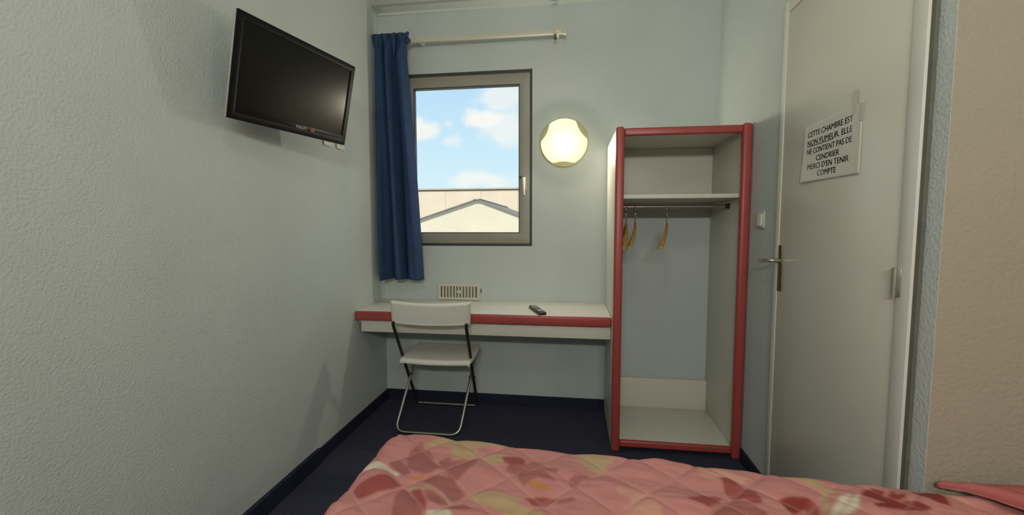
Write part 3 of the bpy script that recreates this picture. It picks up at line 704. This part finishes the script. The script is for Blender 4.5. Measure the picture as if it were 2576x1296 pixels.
PRINT=[
 ('m',[(0.903,1.094),(0.878,1.111),(0.859,1.156),(0.855,1.194),(0.863,1.224),(0.871,1.244),(0.890,1.215),(0.906,1.209),(0.931,1.177),(0.944,1.149),(0.972,1.124),(0.954,1.094),(0.939,1.086)]),
 ('m',[(0.899,1.083),(0.886,1.072),(0.869,1.079),(0.848,1.097),(0.814,1.128),(0.814,1.139),(0.845,1.139),(0.872,1.118)]),
 ('m',[(0.956,1.150),(0.984,1.165),(0.997,1.149),(1.063,1.180),(1.066,1.147),(1.055,1.108),(1.028,1.065),(1.013,1.066),(0.987,1.109),(0.967,1.123)]),
 ('r',[(0.897,1.026),(0.874,1.008),(0.831,0.977),(0.813,0.963),(0.798,0.970),(0.780,0.990),(0.786,1.014),(0.818,1.056),(0.841,1.063),(0.864,1.050)]),
 ('m',[(0.937,1.053),(0.956,1.088),(0.989,1.082),(1.024,1.065),(1.046,1.034),(1.068,1.011),(1.053,0.987),(1.042,0.980),(1.009,1.015),(0.973,1.036)]),
 ('r',[(0.924,1.009),(0.951,1.016),(0.968,0.992),(0.982,0.967),(0.988,0.939),(0.957,0.969)]),
 ('m',[(0.906,1.013),(0.920,1.009),(0.945,0.981),(0.981,0.941),(0.990,0.906),(0.924,0.897),(0.906,0.946),(0.899,0.975),(0.901,0.997)]),
 ('m',[(0.959,1.014),(0.980,1.017),(1.006,1.003),(1.039,0.975),(1.018,0.964),(0.996,0.972),(0.975,0.988)]),
 ('m',[(1.042,0.964),(1.074,0.979),(1.097,0.962),(1.089,0.951),(1.043,0.949)]),
 ('o',[(0.900,1.077),(0.915,1.072),(0.921,1.083),(0.940,1.089),(0.942,1.073),(0.928,1.058),(0.911,1.056)]),
 ('w',[(0.755,1.084),(0.753,1.112),(0.760,1.132),(0.784,1.135),(0.808,1.123),(0.838,1.096),(0.872,1.077),(0.864,1.069),(0.830,1.088),(0.806,1.088),(0.780,1.091)]),
 ('w',[(0.991,0.945),(1.022,0.952),(1.043,0.947),(1.056,0.931),(1.056,0.915),(1.015,0.909),(0.995,0.928)]),
 ('v',[(0.885,1.231),(0.910,1.269),(0.946,1.297),(1.015,1.297),(1.061,1.289),(1.101,1.282),(1.130,1.268),(1.111,1.253),(1.069,1.252),(1.054,1.221),(1.059,1.187),(1.044,1.173),(0.997,1.163),(0.981,1.192),(0.977,1.223),(0.940,1.230)]),
 ('v',[(1.070,1.184),(1.100,1.200),(1.137,1.197),(1.150,1.191),(1.149,1.169),(1.149,1.148),(1.121,1.151),(1.095,1.162)]),
 ('v',[(0.923,1.012),(0.919,1.026),(0.948,1.033),(0.975,1.031),(1.006,1.014),(1.026,0.995),(1.042,0.975),(1.038,0.972),(1.009,1.003),(0.979,1.019),(0.952,1.022)]),
 ('v',[(1.076,0.998),(1.097,1.021),(1.131,1.031),(1.167,1.025),(1.203,1.018),(1.222,1.015),(1.205,1.002),(1.169,1.011),(1.206,0.992),(1.241,0.981),(1.268,0.974),(1.260,0.942),(1.191,0.933),(1.141,0.975),(1.104,0.991)]),
 ('r',[(1.133,1.187),(1.164,1.191),(1.193,1.188),(1.203,1.171),(1.194,1.145),(1.179,1.136),(1.154,1.123),(1.160,1.151),(1.140,1.163)]),
 ('m',[(1.152,1.123),(1.170,1.149),(1.204,1.157),(1.221,1.181),(1.252,1.189),(1.257,1.178),(1.239,1.162),(1.214,1.134),(1.197,1.112),(1.171,1.115)]),
 ('m',[(1.254,1.164),(1.277,1.160),(1.299,1.146),(1.275,1.129),(1.259,1.144)]),
 ('m',[(1.190,1.111),(1.219,1.125),(1.252,1.133),(1.276,1.113),(1.293,1.087),(1.266,1.090),(1.240,1.095),(1.216,1.077),(1.212,1.064),(1.191,1.086)]),
 ('o',[(1.213,1.076),(1.241,1.086),(1.259,1.077),(1.278,1.055),(1.250,1.052),(1.221,1.065)]),
 ('m',[(1.322,1.106),(1.338,1.121),(1.371,1.129),(1.386,1.124),(1.356,1.105),(1.343,1.079),(1.331,1.077)]),
 ('r',[(1.217,1.016),(1.240,1.028),(1.269,1.029),(1.297,1.030),(1.281,1.009),(1.263,0.996),(1.238,0.995)]),
 ('m',[(1.300,1.027),(1.334,1.037),(1.344,1.025),(1.314,1.013),(1.291,1.007)]),
 ('v',[(1.337,1.241),(1.355,1.252),(1.387,1.248),(1.439,1.243),(1.457,1.231),(1.446,1.211),(1.426,1.180),(1.409,1.150),(1.383,1.160),(1.358,1.192)]),
 ('v',[(1.200,0.977),(1.223,0.975),(1.215,0.958),(1.180,0.954),(1.187,0.973)]),
 ('p',[(1.439,1.077),(1.461,1.092),(1.485,1.092),(1.507,1.077),(1.524,1.077),(1.524,1.057),(1.506,1.050),(1.493,1.042),(1.534,1.043),(1.543,1.031),(1.537,0.992),(1.448,0.980),(1.454,1.006),(1.471,1.026),(1.475,1.043),(1.450,1.056)]),
 ('p',[(1.674,1.201),(1.702,1.214),(1.727,1.212),(1.752,1.196),(1.775,1.178),(1.804,1.178),(1.770,1.149),(1.749,1.164),(1.721,1.167),(1.706,1.137),(1.690,1.149),(1.674,1.161),(1.672,1.178)]),
 ('r',[(1.723,1.167),(1.740,1.171),(1.755,1.154),(1.760,1.141),(1.743,1.119),(1.715,1.090),(1.715,1.119)]),
 ('r',[(1.743,1.119),(1.761,1.138),(1.790,1.113),(1.789,1.088),(1.787,1.070),(1.767,1.067),(1.753,1.083),(1.721,1.082),(1.717,1.088)]),
 ('r',[(1.607,1.055),(1.632,1.067),(1.653,1.085),(1.681,1.092),(1.696,1.079),(1.688,1.063),(1.655,1.032),(1.640,1.039),(1.624,1.045)]),
 ('m',[(1.701,1.070),(1.738,1.075),(1.767,1.056),(1.782,1.035),(1.773,1.013),(1.634,0.994),(1.656,1.024)]),
 ('d',[(1.832,1.094),(1.862,1.103),(1.908,1.100),(1.889,1.072),(1.859,1.049),(1.843,1.036),(1.833,1.051)]),
 ('r',[(1.909,1.098),(1.919,1.088),(1.903,1.051),(1.891,1.034),(1.860,1.030),(1.881,1.066)]),
 ('v',[(1.878,1.203),(1.904,1.209),(1.935,1.208),(1.959,1.195),(1.978,1.183),(1.981,1.170),(1.997,1.146),(1.987,1.136),(1.971,1.142),(1.958,1.145),(1.941,1.160),(1.918,1.185),(1.896,1.191)]),
 ('v',[(1.950,1.140),(1.966,1.142),(1.947,1.098),(1.928,1.054),(1.903,1.032),(1.928,1.087)]),
 ('w',[(1.930,1.055),(1.967,1.100),(1.994,1.133),(2.024,1.143),(2.021,1.134),(2.005,1.118),(1.980,1.086),(1.933,1.039),(1.917,1.034)]),
 ('w',[(2.023,1.132),(2.045,1.148),(2.022,1.108),(2.002,1.082),(1.971,1.052),(1.950,1.042),(1.938,1.040),(1.980,1.083)]),
 ('d',[(2.068,1.168),(2.093,1.178),(2.112,1.165),(2.093,1.134),(2.115,1.153),(2.135,1.169),(2.130,1.151),(2.157,1.159),(2.144,1.140),(2.108,1.127),(2.163,1.135),(2.178,1.105),(2.147,1.094),(2.121,1.094),(2.075,1.084),(2.046,1.080),(2.041,1.091),(2.082,1.116),(2.065,1.130),(2.045,1.142)]),
 ('d',[(2.182,1.181),(2.222,1.191),(2.247,1.184),(2.244,1.158),(2.225,1.116),(2.205,1.125),(2.195,1.147)]),
 ('p',[(2.265,1.180),(2.279,1.179),(2.280,1.163),(2.283,1.139),(2.300,1.122),(2.284,1.116),(2.266,1.129),(2.262,1.152)]),
 ('p',[(2.283,1.176),(2.320,1.185),(2.327,1.165),(2.305,1.160),(2.288,1.168)]),
 ('r',[(2.389,1.229),(2.438,1.231),(2.467,1.217),(2.416,1.161),(2.400,1.175),(2.394,1.208)]),
]

COLS = {'base': (0.555, 0.235, 0.228), 'm': (0.375, 0.135, 0.130), 'r': (0.340, 0.085, 0.078), 'd': (0.265, 0.045, 0.038), 'v': (0.480, 0.335, 0.200), 'w': (0.66, 0.60, 0.49), 'p': (0.60, 0.315, 0.250), 'o': (0.56, 0.22, 0.10)}
def petal(cx, cy, a, L_, w):
    c, s = math.cos(a), math.sin(a); out = []
    for k in range(9):
        t_ = k/8; out.append((t_, w*math.sin(PI*t_**0.8)))
    out += [(q[0], -q[1]) for q in out[::-1]][1:-1]
    return [(cx + (px*c - py*s)*L_, cy + (px*s + py*c)*L_) for px, py in out]
# the print goes on over the parts of the bedspread outside the frame
rr = random.Random(11)
for gx in range(9):
    for gy in range(5):
        cx = 0.80+0.27*gx+rr.uniform(-.05, .05); cy = 0.83-0.24*gy+rr.uniform(-.05, .05)
        if gy == 0: cy -= 0.04
        kind = rr.choice('mrdmpw'); n = 5; a0 = rr.uniform(0, 6.28)
        for k in range(n): PRINT.append((kind, petal(cx, cy, a0+k*2*PI/n, 0.10, 0.26)))
        PRINT.append(('v', petal(cx+0.12, cy-0.05, rr.uniform(0, 6), 0.13, 0.18)))
        PRINT.append(('o', petal(cx-0.01, cy, a0, 0.03, 0.4)))
def paint(X, Y):
    shp = X.shape; acc = np.zeros((X.size, 3)); xf = X.reshape(-1); yf = Y.reshape(-1)
    for jx, jy in ((-.0012, -.0006), (.0012, -.0012), (-.0006, .0012), (.0008, .0010)):
        C_ = np.tile(np.array(COLS['base']), (xf.size, 1)); x = xf+jx; y = yf+jy
        for k, poly in PRINT:
            p = np.array(poly); lo = p.min(0); hi = p.max(0)
            sel = np.where((x >= lo[0]) & (x <= hi[0]) & (y >= lo[1]) & (y <= hi[1]))[0]
            if len(sel) == 0: continue
            xs = x[sel]; ys = y[sel]; ins = np.zeros(len(sel), bool); n = len(p)
            for i in range(n):
                x1, y1 = p[i]; x2, y2 = p[(i+1) % n]
                if y1 == y2: continue
                c = ((y1 > ys) != (y2 > ys)) & (xs < (x2-x1)*(ys-y1)/(y2-y1)+x1); ins ^= c
            C_[sel[ins]] = COLS[k]
        acc += C_
    acc /= 4
    s = (xf+yf)/math.sqrt(2); t_ = (xf-yf)/math.sqrt(2)
    ps = ((s-1.365)/0.117) % 1; pt = ((t_+0.088)/0.135) % 1
    dd = np.minimum(np.minimum(ps, 1-ps)*0.117, np.minimum(pt, 1-pt)*0.135)
    k = (0.30*np.exp(-(dd/0.0028)**2))[:, None]                # pink quilting thread
    acc = acc*(1-k) + k*np.array((0.72, 0.40, 0.36))
    n = np.sin(xf*37+np.sin(yf*29)*2)*np.sin(yf*41+np.sin(xf*23)*2)
    acc *= (1+0.035*n)[:, None]
    return acc.reshape(shp+(3,))
def vnoise(x, y, f, seed):
    r = np.random.RandomState(seed); T_ = r.rand(64, 64)
    xi = x*f; yi = y*f; x0 = np.floor(xi).astype(int); y0 = np.floor(yi).astype(int); fx = xi-x0; fy = yi-y0
    fx = fx*fx*(3-2*fx); fy = fy*fy*(3-2*fy)
    g = lambda a, b: T_[a % 64, b % 64]
    return (g(x0, y0)*(1-fx)+g(x0+1, y0)*fx)*(1-fy) + (g(x0, y0+1)*(1-fx)+g(x0+1, y0+1)*fx)*fy - 0.5
def quilt_h(X, Y):
    s = (X+Y)/math.sqrt(2); t_ = (X-Y)/math.sqrt(2)
    ps = ((s-1.365)/0.117) % 1; pt = ((t_+0.088)/0.135) % 1
    ds = np.minimum(ps, 1-ps)*0.117; dt = np.minimum(pt, 1-pt)*0.135
    puff = (1-np.exp(-ds/0.010))*(1-np.exp(-dt/0.010))
    puff = puff*(0.65+0.35*np.sin(PI*ps)*np.sin(PI*pt))
    h = 0.0085*puff
    # soft creases running roughly along the bed
    yy = Y + 0.16*X
    h += (0.011*vnoise(X*1.0, yy*3.6, 3.2, 3) + 0.012*vnoise(X*1.3, yy*4.6, 6.0, 5) + 0.005*vnoise(X*1.5, yy*5, 14.0, 6))*(0.3+0.7*puff)
    return h
def top_z(X, Y):
    return 0.586 + quilt_h(X, Y) + 0.005*vnoise(X, Y, 2.1, 8)
def bedspread():
    # u along the bed from the foot end, v from the far edge towards the camera; negative values hang down the sides
    drop = 0.34
    du = np.concatenate([np.linspace(-drop, -0.05, 16), np.arange(-0.045, 0.08, 0.004), np.arange(0.0802, 1.66, 0.0040), np.linspace(1.665, BX1-BX0, 70)])
    dv = np.concatenate([np.linspace(-drop, -0.05, 14), np.arange(-0.045, 0.48, 0.0040), np.linspace(0.485, 1.26, 80), np.linspace(1.265, 1.30+drop, 26)])
    U, V = np.meshgrid(du, dv, indexing='ij')
    R = 0.045
    def fold(a):            # arc-length coordinate -> (horizontal offset, drop)
        out = np.where(a >= R*0.57, a, 0); 
        q = R*PI/2; L0 = R - q   # rounding starts at a = R
        hor = np.where(a > R, a, np.where(a > R-q, R - R*np.sin(np.clip((R-a)/R, 0, PI/2)), 0.0))
        dr = np.where(a > R, 0, np.where(a > R-q, R*(1-np.cos(np.clip((R-a)/R, 0, PI/2))), R + (R-q-a)))
        return hor, dr
    hu, dru = fold(U); hv, drv = fold(V); hv2, drv2 = fold(1.30 - V)
    hv = np.where(V > 0.65, 1.30-hv2, hv); drv = np.where(V > 0.65, drv2, drv)
    X = BX0 + hu; Y = edge_y(X) - hv
    # corner rounding seen from above
    cu = np.clip(0.09-hu, 0, .09)/0.09; cv = np.clip(0.09-hv, 0, .09)/0.09
    X = X + 0.030*cu*cv*cv; Y = Y - 0.024*cv*cu*cu
    PX = BX0 + U; PY = edge_y(PX) - V                        # print and stitching follow the cloth
    dsum = np.maximum(dru, drv); both = np.minimum(dru, drv)
    Z = 0.586 + quilt_h(PX, PY) + 0.005*vnoise(PX, PY, 2.1, 8) - dsum - 0.25*both
    wave = 0.010*np.sin(PX*19)*np.clip(drv/0.2, 0, 1)
    out = np.clip(drv/0.3, 0, 1)
    Y = Y + np.where(V < 0.65, 1, -1)*(0.012*out + wave*np.clip(1-(PX-1.9)/0.2, 0, 1)) * np.clip(1-(PX-1.95)/0.2, 0, 1)
    X = X - (0.014*np.clip(dru/0.3, 0, 1) + 0.010*np.sin(PY*17)*np.clip(dru/0.2, 0, 1))
    P = np.stack([X, Y, Z], -1)
    o = grid_mesh('bedspread', P, M['quilt'])
    col = paint(PX, PY)
    for _ in range(1): col[1:-1, 1:-1] = 0.36*col[1:-1, 1:-1] + 0.16*(col[:-2, 1:-1]+col[2:, 1:-1]+col[1:-1, :-2]+col[1:-1, 2:])
    ca = o.data.color_attributes.new('print', 'FLOAT_COLOR', 'POINT')
    ca.data.foreach_set('color', np.concatenate([col, np.ones(col.shape[:2]+(1,))], -1).reshape(-1).astype(np.float32))
    return o
tag(bedspread(), 'quilted pink bedspread with red and mauve flowers covering the bed', 'bedspread')
# folded-back end of a second layer at the head of the bed
def flap():
    nu, nv = 150, 90; A = np.array((2.252, 1.196)); B = np.array((2.80, 0.60)); P = np.zeros((nu, nv, 3)); C0 = np.zeros((nu, nv, 3))
    dirv = np.array((0.9964, -0.085)); 
    for i in range(nu):
        s = i/(nu-1); e = A + (B-A)*s; e = e + 0.010*math.sin(s*9)*np.array((0.7, 0.7))
        Lr = (2.985 - e[0]) / dirv[0]
        for j in range(nv):
            a = j/(nv-1)
            d = a*(Lr+0.05) - 0.05                            # rolls under along the crease
            if d < 0:
                ang = -d/0.05*PI*0.9; hx = e - dirv*0.0 + dirv*(0.016 - 0.016*math.sin(ang)*1.0 - 0.0); z = 0.004 + 0.016*(1+math.cos(ang))
                q = e + dirv*(0.016*(1-math.sin(ang)))
            else:
                q = e + dirv*(0.016+d); z = 0.036
            q = q.copy(); q[1] = min(q[1], 1.205)
            lift = 0.55+0.45*min(1, s*6)
            P[i, j] = (q[0], q[1], 0.599 + (z*lift) + 0.006*math.sin(q[0]*22+q[1]*9) * (1 if d > 0.02 else 0.3) - 0.028*max(0, 1-(s/0.05))*0.5)
            C0[i, j, :2] = q
    P[..., 2] += 0.5*quilt_h(P[..., 0]+0.3, P[..., 1]+.2)
    o = grid_mesh('folded_layer', P, M['quilt'])
    col = np.tile(np.array((0.46, 0.135, 0.135)), (nu, nv, 1)); k = vnoise(P[..., 0], P[..., 1], 9, 21)[..., None]
    col = np.where(k > 0.16, np.array((0.31, 0.06, 0.06)), col); col[:, :2] = (0.62, 0.36, 0.32)
    ca = o.data.color_attributes.new('print', 'FLOAT_COLOR', 'POINT')
    ca.data.foreach_set('color', np.concatenate([col, np.ones((nu, nv, 1))], -1).reshape(-1).astype(np.float32))
    md = o.modifiers.new('s', 'SOLIDIFY'); md.thickness = 0.004; md.offset = 0
    return o
tag(flap(), 'darker pink folded-back layer of bedding at the right end of the bed', 'bedding')
